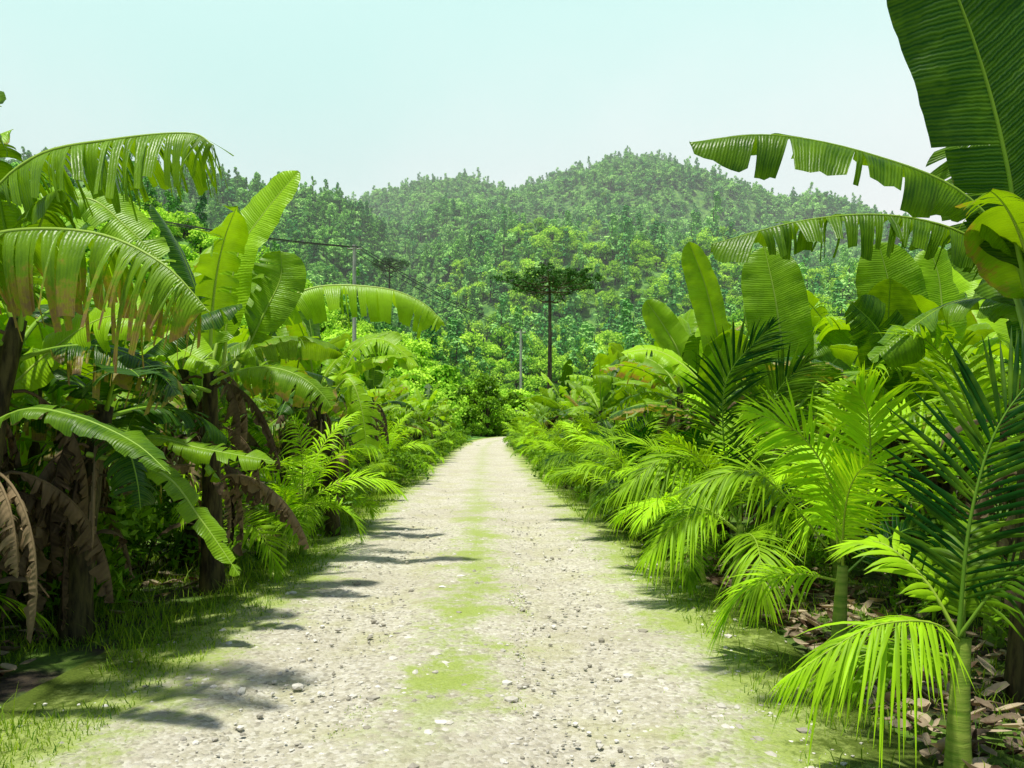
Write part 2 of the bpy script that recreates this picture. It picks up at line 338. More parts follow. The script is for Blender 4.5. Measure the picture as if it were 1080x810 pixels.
# gravel stones
ico=np.array([[0,0,1.],[.894,0,.447],[.276,.851,.447],[-.724,.526,.447],[-.724,-.526,.447],[.276,-.851,.447],[.724,.526,-.447],[-.276,.851,-.447],[-.894,0,-.447],[-.276,-.851,-.447],[.724,-.526,-.447],[0,0,-1]])
icf=np.array([[0,1,2],[0,2,3],[0,3,4],[0,4,5],[0,5,1],[1,6,2],[2,7,3],[3,8,4],[4,9,5],[5,10,1],[2,6,7],[3,7,8],[4,8,9],[5,9,10],[1,10,6],[6,11,7],[7,11,8],[8,11,9],[9,11,10],[10,11,6]])
n=11000; sy=2.2+R.gamma(1.3,4.5,n); sy=np.where(sy>35,R.uniform(2,8,n),sy)
sl=np.where(R.uniform(size=n)<.45,R.normal(0,.35,n),np.where(R.uniform(size=n)<.5,R.normal(-1.6,.28,n),R.normal(1.6,.35,n)))
sl=np.where(R.uniform(size=n)<.35,R.uniform(-1.9,2.1,n),sl)
sr=np.clip(R.lognormal(-4.8,.6,n),.004,.045)
V=ico[None]*R.uniform(.65,1.15,(n,12,1))*R.uniform(.7,1.3,(n,1,3))*sr[:,None,None]*np.array([1,1,.6])
V+=np.stack([cx(sy)+sl,sy,.03+sr*.15],1)[:,None]
F=(icf[None]+np.arange(n)[:,None,None]*12).reshape(-1,3)
A=np.zeros((n,12,4)); A[...,2]=R.uniform(0,1,n)[:,None]
mb=MB(); mb.add(V.reshape(-1,3),F,0,A.reshape(-1,4))
M_stone=leafmat('gravel_stone',(.30,.28,.22),(.80,.78,.70),trans=0.,rough=.9,spec=.1,nscale=30)
mb.obj('gravel',[M_stone],smooth=False)

# grass
def blades(mb,x,y,h,wd,rng,tint=.5):
    n=len(x); a=rng.uniform(0,6.28,n); l=rng.uniform(.2,.9,n)*h; la_=rng.uniform(0,6.28,n)
    dx=np.cos(a)*wd; dy=np.sin(a)*wd; z=np.full(n,.02)
    b0=np.stack([x-dx,y-dy,z],1); b1=np.stack([x+dx,y+dy,z],1)
    mid=np.stack([x+np.cos(la_)*l*.35,y+np.sin(la_)*l*.35,z+h*.6],1); off=np.stack([dx,dy,0*dx],1)*.7
    tip=np.stack([x+np.cos(la_)*l,y+np.sin(la_)*l,z+h*.92],1)
    V=np.stack([b0,b1,mid+off,mid-off,tip],1).reshape(-1,3); k=np.arange(n)[:,None]*5
    A=np.zeros((n,5,4)); A[...,2]=np.clip(tint+rng.normal(0,.2,n),0,1)[:,None]
    F=np.concatenate([k+np.array([0,1,2]),k+np.array([0,2,3]),k+np.array([3,2,4])])
    mb.add(V,F,0,A.reshape(-1,4))
mb=MB()
def patch(n,y0,y1,l0,l1,h,tint,sh=1.,thr=0.):
    yy=y0+(y1-y0)*R.uniform(size=n)**1.7; ll=R.uniform(l0,l1,n); xx=cx(yy)+ll
    dn=np.array([mnoise.noise((a*1.1,b*.9,3.)) for a,b in zip(xx,yy)]); k=dn+R.normal(0,.12,n)>thr
    hh=h*R.uniform(.4,1.4,n)
    blades(mb,xx[k],yy[k],hh[k],.003+.0006*yy[k]/3,R,tint)
patch(42000,2.2,26,-4.2,-1.75,.07,.5,thr=-.25)
patch(12000,2.2,30,-2.2,-1.5,.035,.7,thr=-.1)
patch(15000,3.8,18,-.5,.56,.018,.7,thr=-.05)
patch(16000,2.2,30,1.4,2.4,.03,.7,thr=-.1)
patch(20000,2.5,26,1.9,5.,.10,.5,thr=-.1)
patch(9000,3,24,-4.5,-2.2,.24,.5,thr=.0)
mb.obj('grass_verge',[M_grass])

# leaf litter
def litter(name,n,f,size,rng):
    P=f(n); a=rng.uniform(0,6.28,n); s=size*rng.uniform(.3,1.4,n)[:,None]
    d=np.stack([np.cos(a),np.sin(a),rng.normal(0,.3,n)],1); q=np.stack([-np.sin(a),np.cos(a),rng.normal(0,.35,n)],1)
    u=np.array([0,0,1.]); c=rng.uniform(.05,.4,n)[:,None]; wd=rng.uniform(.3,1.,n)[:,None]
    rows=[]
    for t,w in ((-.5,.04),(-.28,.2),(0,.27),(.28,.18),(.5,.02)):
        cc=P+d*s*t+u*s*c*(4*t*t)*.5+q*s*(.15*np.sin(t*5)*c)
        rows.append(np.stack([cc-q*s*w*wd+u*s*c*w*2,cc,cc+q*s*w*wd+u*s*c*w*2.4],1))
    V=np.stack(rows,1); idx=np.arange(n*15).reshape(n,5,3)
    F=np.stack([idx[:,:-1,:-1],idx[:,1:,:-1],idx[:,1:,1:],idx[:,:-1,1:]],-1).reshape(-1,4)
    A=np.zeros((n,15,4)); A[...,2]=rng.uniform(0,1,n)[:,None]
    mb=MB(); mb.add(V.reshape(-1,3),F,0,A.reshape(-1,4)); mb.obj(name,[M_litter])
M_litter=leafmat('litter',(.06,.035,.018),(.54,.44,.30),trans=.15,rough=.85,spec=.1,tcol=(1.2,1,.7),nscale=20)
def fr(n):
    y=R.uniform(2.5,10,n); l=2.3+np.abs(R.normal(0,.9,n))+.15; return np.stack([cx(y)+l+.15,y,R.uniform(.02,.07,n)],1)
litter('leaf_litter',1700,fr,.14,R)
def fl(n):
    y=R.uniform(2.5,14,n); l=-2.9-np.abs(R.normal(0,1.,n)); return np.stack([cx(y)+l,y,R.uniform(.02,.07,n)],1)
litter('leaf_litter',600,fl,.16,R)

# ------------------------------------------------------------------ hero bananas (left)
r=np.random.default_rng(11)
def P3(*a): return [list(p) for p in a]
mb=MB()
banana(mb,r,H=2.5,nl=7,L=1.7,base=(-3.75,5.5,0),dead=16,emin=20,az0=2.,ragged=1.,tint=.3)
spline_leaf(mb,P3((-3.75,5.4,2.5),(-3.4,5.15,3.12),(-2.98,5.0,3.40),(-2.44,4.9,3.47),(-1.95,4.8,3.47),(-1.78,4.75,3.38)),(.05,-.3,1),.32,r,pet=.22,tear=2.6,fold=-.35,droop=.9,hang=.5,tint=.4,dry=.0,rib=.03)
spline_leaf(mb,P3((-3.7,5.2,2.4),(-3.29,4.8,2.72),(-2.96,4.65,2.84),(-2.41,4.6,2.82),(-1.97,4.5,2.62),(-1.69,4.45,2.34)),(.1,-.2,1),.36,r,pet=.1,tear=2.8,fold=-.3,droop=1.2,hang=.75,tint=.4,dry=.3,rib=.03)
spline_leaf(mb,P3((-3.8,6.0,2.6),(-3.55,6,3.3),(-3.2,6,3.42),(-2.9,6,3.2),(-2.6,6,2.9)),(.3,-.7,.6),.2,r,pet=.12,tear=.5,tint=.6)
spline_leaf(mb,P3((-3.6,5.0,2.2),(-3.6,4.8,3.0),(-3.35,4.7,3.6),(-2.95,4.6,3.55)),(.2,-.7,.5),.25,r,pet=.15,tear=.9,tint=.3)
spline_leaf(mb,P3((-3.9,5.9,1.8),(-3.43,5.9,2.25),(-2.95,5.8,2.5),(-2.55,5.7,2.42)),(.15,-.8,.7),.28,r,pet=.08,tear=.3,tint=.8)
spline_leaf(mb,P3((-3.6,4.8,1.1),(-3.2,4.5,1.5),(-2.75,4.4,1.78),(-2.4,4.35,1.76),(-2.05,4.3,1.62),(-1.8,4.2,1.45)),(.1,-.3,1),.12,r,pet=.2,tear=.3,droop=.9,tint=.2)
spline_leaf(mb,P3((-3.2,6,1.5),(-2.64,6,1.35),(-2.32,5.95,1.0),(-2.02,5.9,.6)),(.6,-.5,.6),.12,r,pet=.1,tear=.4,tint=.5)
spline_leaf(mb,P3((-3.7,6.6,1.3),(-3.02,6.5,1.6),(-2.5,6.45,1.52),(-1.9,6.4,1.42)),(0,-.4,1),.16,r,pet=.12,tear=.6,tint=.4)
mb.obj('banana_plant',BM)
mb=MB()
banana(mb,r,H=1.9,nl=8,L=1.3,base=(-3.45,6.3,0),dead=16,emin=-10,emax=50,ragged=1.2,tint=.15,stem_r=.12)
mb.obj('banana_plant',BM)
mb=MB()
banana(mb,r,H=2.35,nl=9,L=1.7,base=(-3.05,8.1,0),dead=14,emin=5,az0=.5,ragged=.9,tint=.4)
spline_leaf(mb,P3((-2.92,8.05,2.3),(-2.86,8,2.75),(-2.74,7.95,3.4),(-2.5,7.95,3.8),(-2.13,7.95,4.25)),(-.35,-1,.25),.25,r,pet=.14,tear=0,fold=.35,droop=.5,tint=.9)
spline_leaf(mb,P3((-2.9,8.4,2.3),(-2.65,8.5,2.9),(-2.5,8.6,3.3),(-2.5,8.6,3.6)),(.2,-1,.2),.3,r,pet=.15,tear=.1,fold=.3,droop=.5,tint=.5)
spline_leaf(mb,P3((-3.1,8.9,2.35),(-2.88,9.3,3.0),(-2.37,9.5,3.36),(-1.58,9.5,3.36),(-1.1,9.5,3.2),(-.82,9.5,2.95)),(.05,-.5,1),.34,r,pet=.12,tear=1.1,fold=-.1,droop=1.1,hang=.4,tint=.75,rib=.028)
spline_leaf(mb,P3((-3.1,7.8,2.0),(-3.3,7.2,2.35),(-3.0,7.0,2.42),(-2.55,6.9,2.2)),(.1,-.7,.8),.22,r,pet=.08,tear=.4,tint=.8)
mb.obj('banana_plant',BM)
mb=MB()
banana(mb,r,H=2.3,nl=9,L=1.7,base=(-2.75,12.2,0),dead=14,emin=0,az0=.2,ragged=1.,tint=.55)
spline_leaf(mb,P3((-2.7,12.1,2.2),(-2.3,12,2.9),(-1.9,12,3.0),(-1.4,11.9,2.6)),(.1,-.6,1),.28,r,pet=.12,tear=1.,tint=.8,hang=.4)
spline_leaf(mb,P3((-2.7,12.0,2.2),(-2.4,11.7,2.4),(-2.2,11.6,2.0),(-2.1,11.6,1.3)),(.5,-1,.4),.26,r,pet=.12,tear=1.,tint=.8,hang=.2)
mb.obj('banana_plant',BM)

# hero banana right, near
mb=MB()
banana(mb,r,H=2.45,nl=3,L=1.5,base=(3.2,4.9,0),dead=8,emin=40,az0=-.2,ragged=.5,tint=.3,stem_r=.13,lean=.03)
spline_leaf(mb,P3((3.2,4.8,2.2),(2.95,4.65,2.75),(2.87,4.6,3.15),(2.73,4.6,3.73),(2.5,4.6,4.35),(2.2,4.6,4.85)),(-.25,-1,.1),.37,r,pet=.14,tear=.2,fold=.25,droop=.5,tint=-.1,rib=.026)
spline_leaf(mb,P3((3.2,4.8,2.2),(3.0,4.7,2.65),(2.6,4.6,3.05),(2.02,4.5,3.24),(1.46,4.45,3.33),(.98,4.4,3.27)),(.0,-.7,1),.23,r,pet=.2,tear=.35,fold=.1,droop=.9,hang=.25,tint=.1,rib=.026)
spline_leaf(mb,P3((3.2,4.9,2.2),(3.25,5.2,2.65),(2.97,5.2,2.95),(2.48,5.2,3.08),(1.92,5.2,3.05),(1.29,5.15,2.88)),(.0,-.7,1),.21,r,pet=.2,tear=1.2,fold=-.1,droop=1.0,hang=.4,tint=.1,rib=.026)
spline_leaf(mb,P3((3.25,5.0,2.2),(3.4,5.5,2.9),(3.35,5.6,3.4),(3.15,5.7,3.75)),(-.3,-1,.2),.4,r,pet=.12,tear=.5,tint=.1)
spline_leaf(mb,P3((3.3,4.8,2.2),(3.3,4.7,3.1),(3.4,4.7,3.9),(3.35,4.7,4.6)),(-.5,-1,.1),.25,r,pet=.1,tear=.3,tint=.4)
spline_leaf(mb,P3((3.3,5,2.1),(3.5,5.3,2.5),(3.2,5.8,2.6),(2.7,6,2.2)),(0,-.5,1),.28,r,pet=.1,tear=.7,tint=.2)
mb.obj('banana_plant',BM)
def upr(base,H,leaves,tint,nl=5,em=20):
    mb=MB(); banana(mb,r,H=H,nl=nl,L=1.5,base=base,dead=6,emin=em,ragged=.5,tint=tint)
    for pts,nh,W,kw in leaves: spline_leaf(mb,P3(*pts),nh,W,r,rib=.03,**kw)
    mb.obj('banana_plant',BM)
upr((3.5,10,0),1.9,[(((3.5,10,1.8),(3.4,9.95,2.5),(3.27,9.9,3.3),(3.15,9.95,3.95)),(-.35,-1,.2),.38,dict(pet=.12,tint=.55,droop=.4,fold=.3)),
  (((3.5,10,1.8),(4.0,9.9,2.5),(4.4,9.9,2.9),(4.7,9.8,2.9)),(0,-1,.7),.35,dict(pet=.12,tint=.3,tear=.3))],.45)
upr((2.85,10.8,0),1.9,[(((2.85,10.7,1.8),(2.7,10.2,2.5),(2.45,10,3.4),(2.2,9.9,4.0)),(-.6,-.8,.1),.22,dict(pet=.14,tint=.5,fold=.6,droop=.3)),
  (((2.85,10.8,1.8),(2.5,10.9,2.4),(2.0,11,2.75),(1.5,11,2.72)),(0,-.6,1),.25,dict(pet=.12,tint=.9,tear=.5))],.5)
upr((4.0,8.1,0),1.9,[(((4.0,8.1,1.8),(3.92,8,2.4),(3.82,8,3.0),(3.68,8,3.55)),(-.1,-1,.2),.34,dict(pet=.12,tint=.4,droop=.4,fold=.3)),
  (((4.1,8.1,1.8),(4.3,8,2.5),(4.3,8,3.1),(4.2,8,3.5)),(.1,-1,.2),.3,dict(pet=.12,tint=.6)),
  (((4.0,8.0,1.8),(3.7,7.6,2.2),(3.4,7.4,2.6),(3.1,7.3,2.85)),(-.2,-1,.3),.26,dict(pet=.12,tint=.0,tear=.3))],.35)
upr((2.7,12.5,0),2.0,[(((2.7,12.4,2.),(2.55,12,2.7),(2.3,12,3.2),(2.02,12,3.6)),(-.5,-1,.1),.24,dict(pet=.12,tint=.6))],.6)

# hero palms right
mb=MB(); r=np.random.default_rng(5)
palm(mb,r,H=.72,nf=2,L=.9,LL=.3,base=(2.13,4.0,0),tint=.7,r=.05)
def sf(mb,pts,nh,**k): frond(mb,crom(P3(*pts),26),np.array(nh,float),r,**k)
sf(mb,((2.13,4,.7),(2.19,4,1.27),(2.33,4,1.72),(2.62,4,2.08)),(-.6,-.8,.35),LL=.60,n=44,tint=.15,vee=.05,grav=.12,w=.012,start=.1,rib=.012)
sf(mb,((2.13,4,.68),(1.97,3.9,.78),(1.76,3.8,.82),(1.54,3.75,.78),(1.22,3.7,.6)),(.1,-.35,1),LL=.36,n=44,tint=.9,vee=-.2,grav=.9,w=.010,rib=.009)
sf(mb,((2.13,4,.7),(2.3,3.9,1.0),(2.5,3.8,1.1),(2.8,3.75,1.0)),(0,-.4,1),LL=.4,n=36,tint=.3,vee=0,grav=.5,w=.011)
sf(mb,((2.13,4,.7),(2.02,4.1,.95),(1.9,4.3,1.1),(1.8,4.5,1.05)),(0,-.6,1),LL=.28,n=20,tint=.85,vee=.2,w=.018)
mb.obj('palm_plant',PM,loc=(-.0,-.2,0))
mb=MB(); palm(mb,r,H=.75,nf=4,L=1.2,LL=.4,base=(2.3,5.6,0),tint=.8,r=.05,w=.013)
sf(mb,((2.3,5.6,.75),(2.2,5.5,1.3),(1.95,5.4,1.65),(1.6,5.3,1.8)),(-.2,-.9,.6),LL=.5,n=50,tint=1.,vee=.1,grav=.35,w=.012)
sf(mb,((2.3,5.6,.75),(2.45,5.5,1.3),(2.42,5.4,1.75),(2.3,5.3,1.95)),(-.3,-1,.1),LL=.5,n=48,tint=.9,vee=.1,grav=.2,w=.012)
sf(mb,((2.3,5.6,.75),(1.9,5.5,1.2),(1.6,5.4,1.4),(1.2,5.3,1.3)),(0,-.5,1),LL=.45,n=48,tint=.5,vee=.0,grav=.5,w=.012)
mb.obj('palm_plant',PM)
mb=MB(); palm(mb,r,H=.8,nf=5,L=1.4,LL=.45,base=(2.15,7.6,0),tint=.35,r=.05,w=.013)
sf(mb,((2.15,7.6,.8),(2.0,7.5,1.5),(2.0,7.4,2.15),(2.35,7.3,2.6)),(-.3,-1,.1),LL=.6,n=46,tint=.0,vee=.1,grav=.2,w=.013)
sf(mb,((2.15,7.6,.8),(2.3,7.5,1.5),(2.45,7.4,2.0),(2.7,7.3,2.3)),(-.3,-1,.1),LL=.55,n=46,tint=.1,vee=.1,grav=.25,w=.013)
sf(mb,((2.15,7.6,.8),(1.8,7.5,1.35),(1.4,7.4,1.4),(.98,7.3,1.1)),(0,-.5,1),LL=.45,n=44,tint=.4,vee=.0,grav=.55,w=.013)
sf(mb,((2.15,7.6,.7),(1.8,7.4,.9),(1.5,7.3,.8),(1.2,7.2,.5)),(0,-.5,1),LL=.4,n=40,tint=.6,vee=.0,grav=.55,w=.013)
mb.obj('palm_plant',PM)

# ------------------------------------------------------------------ variants for the rows
bv=[]; pv=[]; sv=[]
for i in range(9):
    mb=MB(); rr=np.random.default_rng(100+i)
    banana(mb,rr,H=rr.uniform(1.8,2.4),nl=rr.integers(8,12),L=rr.uniform(1.6,2.1),W=rr.uniform(.25,.32),emin=rr.uniform(-5,20),ragged=rr.uniform(.5,1.3),dead=9,tint=rr.uniform(.3,.85))
    bv.append(mb.mesh('banana_plant_mesh',BM))
for i in range(7):
    mb=MB(); rr=np.random.default_rng(200+i)
    palm(mb,rr,H=rr.uniform(.45,.9),nf=rr.integers(8,12),L=rr.uniform(1.2,1.7),LL=rr.uniform(.38,.52),tint=rr.uniform(.25,.9),n=34,w=.014)
    pv.append(mb.mesh('palm_plant_mesh',PM))
for i in range(4):
    mb=MB(); rr=np.random.default_rng(300+i)
    for k in range(7):
        a=rr.uniform(0,6.28); C2,_=arch((0,0,0),a,D2R(rr.uniform(45,85)),.5,rr.uniform(.5,.9),n=8); tube(mb,C2,.012*(1-.7*np.linspace(0,1,8)),5,1,[0,0,0,0])
    lob=[((rr.normal(0,.3),rr.normal(0,.3),rr.uniform(.2,.9)),(.3,.3,.26)) for k in range(9)]
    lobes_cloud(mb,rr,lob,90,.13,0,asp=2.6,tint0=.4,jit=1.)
    sv.append(mb.mesh('shrub_mesh',[M_sh,M_bark]))
def put(name,me,x,y,s,rng,z=0,ax=None):
    o=bpy.data.objects.new(name,me); o.location=(x,y,z-.01); o.rotation_euler=(rng.normal(0,.04),rng.normal(0,.04),rng.uniform(0,6.28)); o.scale=(s,s,s*rng.uniform(.92,1.08)); scene.collection.objects.link(o)
def gz(x,y): return float(height(np.array([x]),np.array([y]))[0])
q=np.random.default_rng(42)
def c_(y): return float(cx(y))
y=10.2
while y<72:
    put('banana_plant',bv[q.integers(9)],c_(y)-2.9-q.uniform(0,.8),y,q.uniform(.8,1.08),q); y+=q.uniform(1.5,2.4)*(1+y*.01)
for row,(d,y0,st) in enumerate(((4.4,6.8,1.9),(5.9,4.6,2.1),(7.8,6,2.3),(10,8,3.),(13,14,3.5))):
    y=y0
    while y<66:
        put('banana_plant',bv[q.integers(9)],c_(y)-d-q.uniform(-.5,.7),y+q.normal(0,.3),q.uniform(.85,1.12),q); y+=st*q.uniform(.8,1.25)*(1+y*.012)
for (x,y,s) in ((-4.5,5.9,1.),(-4.6,7.6,.95),(-5.4,5.2,1.05),(-3.9,7.1,.75),(-3.8,9.4,.95)):
    put('banana_plant',bv[q.integers(9)],x,y,s,q)
for (x,y,s) in ((-2.7,9.4,.8),(-2.7,10.3,.9),(-3.9,4.9,.6),(-4.3,5.2,.8),(-3.4,9.2,.9),(-2.6,13,.75),(-3.0,13.6,.9)):
    put('palm_plant',pv[q.integers(7)],x,y,s,q)
y=14
while y<70:
    put('palm_plant',pv[q.integers(7)],c_(y)-2.3-q.uniform(0,.5),y,q.uniform(.55,.95),q); y+=q.uniform(1.8,3.6)*(1+y*.01)
y=12
while y<76:
    put('shrub',sv[q.integers(4)],c_(y)-2.25-q.uniform(0,.6),y,q.uniform(.5,1.1)*(1+y*.005),q); y+=q.uniform(.9,1.9)
for k in range(22): put('shrub',sv[q.integers(4)],q.uniform(-6.,-4.),q.uniform(5.5,10),q.uniform(.6,1.2),q)
y=8.6
while y<72:
    put('palm_plant',pv[q.integers(7)],c_(y)+2.55+q.uniform(-.1,.5),y,q.uniform(.8,1.15),q); y+=q.uniform(1.0,1.7)*(1+y*.012)
y=6.2
while y<66:
    put('palm_plant',pv[q.integers(7)],c_(y)+3.7+q.uniform(-.3,.5),y,q.uniform(.95,1.3),q); y+=q.uniform(1.3,2.2)*(1+y*.012)
for row,(d,y0,st) in enumerate(((3.7,13.5,1.9),(5.2,6.5,2.1),(6.8,7,2.2),(8.6,8,2.4),(11,9,2.8),(14,14,3.5))):
    y=y0
    while y<66:
        put('banana_plant',bv[q.integers(9)],c_(y)+d+q.uniform(-.5,.6),y+q.normal(0,.3),q.uniform(.85,1.1),q); y+=st*q.uniform(.8,1.25)*(1+y*.012)
y=9
while y<76:
    put('shrub',sv[q.integers(4)],c_(y)+2.35+q.uniform(0,.6),y,q.uniform(.35,.9)*(1+y*.005),q); y+=q.uniform(.9,1.9)
for k in range(14): put('shrub',sv[q.integers(4)],q.uniform(2.9,5.5),q.uniform(5.5,10),q.uniform(.4,.9),q)

# ------------------------------------------------------------------ forest prototypes & scatter
def treeproto(name,rng,H,Rr,nl,per,size,mat,tall=False,tint=.5,jit=.6,low=.5):
    mb=MB(); C=np.stack([np.linspace(0,.3,8),np.linspace(0,.1,8),np.linspace(-1,H*.8,8)],1); tube(mb,C,.18*(1.1-.8*np.linspace(0,1,8)),6,1,[0,0,0,0])
    lob=[]
    for k in range(nl):
        if tall:
            f=k/nl; z=H*(.22+.76*f); rad=Rr*(1-.7*f)*rng.uniform(.7,1.3); a=rng.uniform(0,6.28)
            lob.append(((math.cos(a)*Rr*.3,math.sin(a)*Rr*.3,z),(rad*.75,rad*.75,H*.09)))
        else:
            a=rng.uniform(0,6.28); d=Rr*rng.uniform(.1,.8); s=Rr*rng.uniform(.25,.55); z=(H-s*.6)*(1-low*(d/Rr)**1.2*rng.uniform(.2,1.5))
            c=(math.cos(a)*d,math.sin(a)*d,max(z,s*.5)); lob.append((c,(s*rng.uniform(.8,1.2),s,s*rng.uniform(.6,1.1))))
            tube(mb,crom([(0.1,0,H*.3),(c[0]*.5,c[1]*.5,c[2]*.8),c],6),.06,4,1,[0,0,0,0])
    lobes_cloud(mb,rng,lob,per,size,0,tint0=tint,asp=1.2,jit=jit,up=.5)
    return bpy.data.objects.new(name,mb.mesh(name,[mat,M_bark]))
def scatter(name,protos,pts,rots,scl,idx):
    col=bpy.data.collections.new(name+'_trees')
    for p_ in protos: col.objects.link(p_)
    me=bpy.data.meshes.new(name); me.from_pydata([tuple(p_) for p_ in pts],[],[])
    a=me.attributes.new('rot','FLOAT_VECTOR','POINT'); a.data.foreach_set('vector',np.stack([rots*0,rots*0,rots],1).astype(np.float32).ravel())
    a=me.attributes.new('scl','FLOAT_VECTOR','POINT'); a.data.foreach_set('vector',scl.astype(np.float32).ravel())
    a=me.attributes.new('idx','INT','POINT'); a.data.foreach_set('value',idx.astype(np.int32))
    ob=bpy.data.objects.new(name,me); scene.collection.objects.link(ob)
    ng=bpy.data.node_groups.new(name,'GeometryNodeTree')
    ng.interface.new_socket('Geometry',in_out='INPUT',socket_type='NodeSocketGeometry'); ng.interface.new_socket('Geometry',in_out='OUTPUT',socket_type='NodeSocketGeometry')
    gi=ng.nodes.new('NodeGroupInput'); go=ng.nodes.new('NodeGroupOutput'); ci=ng.nodes.new('GeometryNodeCollectionInfo'); ci.inputs['Collection'].default_value=col
    ci.inputs['Separate Children'].default_value=True; ci.inputs['Reset Children'].default_value=True
    ip=ng.nodes.new('GeometryNodeInstanceOnPoints'); ip.inputs['Pick Instance'].default_value=True
    def na(nm,t):
        n=ng.nodes.new('GeometryNodeInputNamedAttribute'); n.data_type=t; n.inputs['Name'].default_value=nm; return n.outputs['Attribute']
    er=ng.nodes.new('FunctionNodeEulerToRotation'); ng.links.new(na('rot','FLOAT_VECTOR'),er.inputs[0])
    ng.links.new(gi.outputs[0],ip.inputs['Points']); ng.links.new(ci.outputs[0],ip.inputs['Instance'])
    ng.links.new(na('idx','INT'),ip.inputs['Instance Index']); ng.links.new(er.outputs[0],ip.inputs['Rotation']); ng.links.new(na('scl','FLOAT_VECTOR'),ip.inputs['Scale'])
    ng.links.new(ip.outputs[0],go.inputs[0])
    md=ob.modifiers.new('scatter','NODES'); md.node_group=ng
def jgrid(x0,x1,y0,y1,st,rng):
    gx,gy=np.meshgrid(np.arange(x0,x1,st),np.arange(y0,y1,st)); gx=gx.ravel()+rng.uniform(-.9,.9,gx.size)*st; gy=gy.ravel()+rng.uniform(-.9,.9,gy.size)*st; return gx,gy
f=np.random.default_rng(9)
def doscatter(name,protos,x,y,s0,s1):
    z=height(x,y); n=len(x); s=s0+(s1-s0)*f.uniform(0,1,n)**1.5
    scatter(name,protos,np.stack([x,y,z-.4],1),f.uniform(0,6.28,n),np.stack([s*f.uniform(.85,1.15,n),s,s*f.uniform(.8,1.25,n)],1),f.integers(0,len(protos),n))
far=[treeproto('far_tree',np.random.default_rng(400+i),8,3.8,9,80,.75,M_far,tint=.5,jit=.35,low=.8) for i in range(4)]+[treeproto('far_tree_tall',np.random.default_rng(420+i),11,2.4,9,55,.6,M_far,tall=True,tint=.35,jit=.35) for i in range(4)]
x,y=jgrid(-270,460,185,640,4.5,f); k=(height(x,y)>6)&(x<y*.82+10)&(x>-y*.5)
bright=(y<300+60*np.sin(x*.03)+f.normal(0,45,len(x)))
doscatter('hillside_forest',far,x[k&~bright],y[k&~bright],.5,1.25)
lf=[treeproto('slope_tree',np.random.default_rng(430+i),12,2.2,10,55,.6,M_left,tall=True,tint=.45,jit=.35) for i in range(5)]+[treeproto('slope_tree_round',np.random.default_rng(440+i),8,3.2,8,80,.65,M_left,tint=.6,jit=.35,low=.8) for i in range(3)]
xl,yl=jgrid(-330,0,165,375,4.1,f); kl=(xl>-yl*.85)&(height(xl,yl)>8)&(xl<-12); doscatter('slope_forest',lf,xl[kl],yl[kl],.45,1.1)
bu=[treeproto('bush_tree',np.random.default_rng(450+i),5,3.0,13,75,.42,M_bush,tint=.5,jit=.45,low=1.) for i in range(6)]
kb=k&bright&(x>-25)
doscatter('lower_slope_forest',bu+[far[5]],x[kb],y[kb],.85,1.8)
x,y=jgrid(-165,250,80,200,4.0,f); k=(np.abs(x)<y*.85)&~((np.abs(x-cx(y))<6)&(y<100)); doscatter('light_green_thicket',bu,x[k],y[k],.5,1.35)
x,y=jgrid(-50,60,72,92,3.4,f); k=(np.abs(x-cx(y))>4.5); doscatter('plantation_edge_thicket',bu,x[k],y[k],.45,.85)
x,y=jgrid(-14,6,93,106,2.2,f); k=(np.abs(x-cx(y))>4.)&(x<3); doscatter('road_bend_thicket',bu,x[k],y[k],.4,.9)

# ------------------------------------------------------------------ araucarias
def araucaria(x,y,H,Rr,name='araucaria_tree',seed=1):
    rng=np.random.default_rng(seed); mb=MB(); z0=gz(x,y)
    t=np.linspace(0,1,14); C=np.stack([.25*np.sin(t*2.5),.1*t,-1+(H)*t],1); tube(mb,C,.40*(1-.6*t)*(Rr/6.5)**.3,9,1,[0,0,0,0])
    for tier,(fz,fr,nb) in enumerate(((.83,.55,5),(.885,1.,10),(.92,.97,10),(.95,.75,8),(.97,.42,6))):
        for k in range(nb):
            a=6.283*k/nb+rng.normal(0,.22)+tier; Lb=Rr*fr*rng.uniform(.75,1.12)
            p0=np.array([C[int(fz*13)][0],0,H*fz-1]); ztip=H*(.945+.03*tier/4)-1+rng.normal(0,.045)*Rr-.035*Lb
            d=np.array([math.cos(a),math.sin(a),0])
            pts=[p0,p0+d*Lb*.4+[0,0,-.03*Lb],p0+d*Lb*.8+[0,0,(ztip-p0[2])*.45],p0+d*Lb+[0,0,ztip-p0[2]]]
            B=crom(pts,9); tube(mb,B,.085*(1-.7*np.linspace(0,1,9)),5,1,[0,0,0,0])
            lob=[]
            for u in (.45,.62,.78,.9,1.):
                c=i3(np.array([u]),np.linspace(0,1,9),B)[0]
                for m_ in range(1 if u<.8 else 2): lob.append((c+np.array([rng.normal(0,.35),rng.normal(0,.35),rng.uniform(0,.35)])*Rr/6.5,np.array([.6,.6,.33])*Rr/6.5*rng.uniform(.55,1.25)))
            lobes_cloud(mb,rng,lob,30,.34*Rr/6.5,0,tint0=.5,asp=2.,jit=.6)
    mb.obj(name,[M_ara,M_bark],loc=(x,y,z0))
araucaria(5.0,110,24.0-gz(5.,110.),7.,seed=3)
araucaria(-31,200,max(9,45-gz(-31.,200.)),4.6,seed=4)

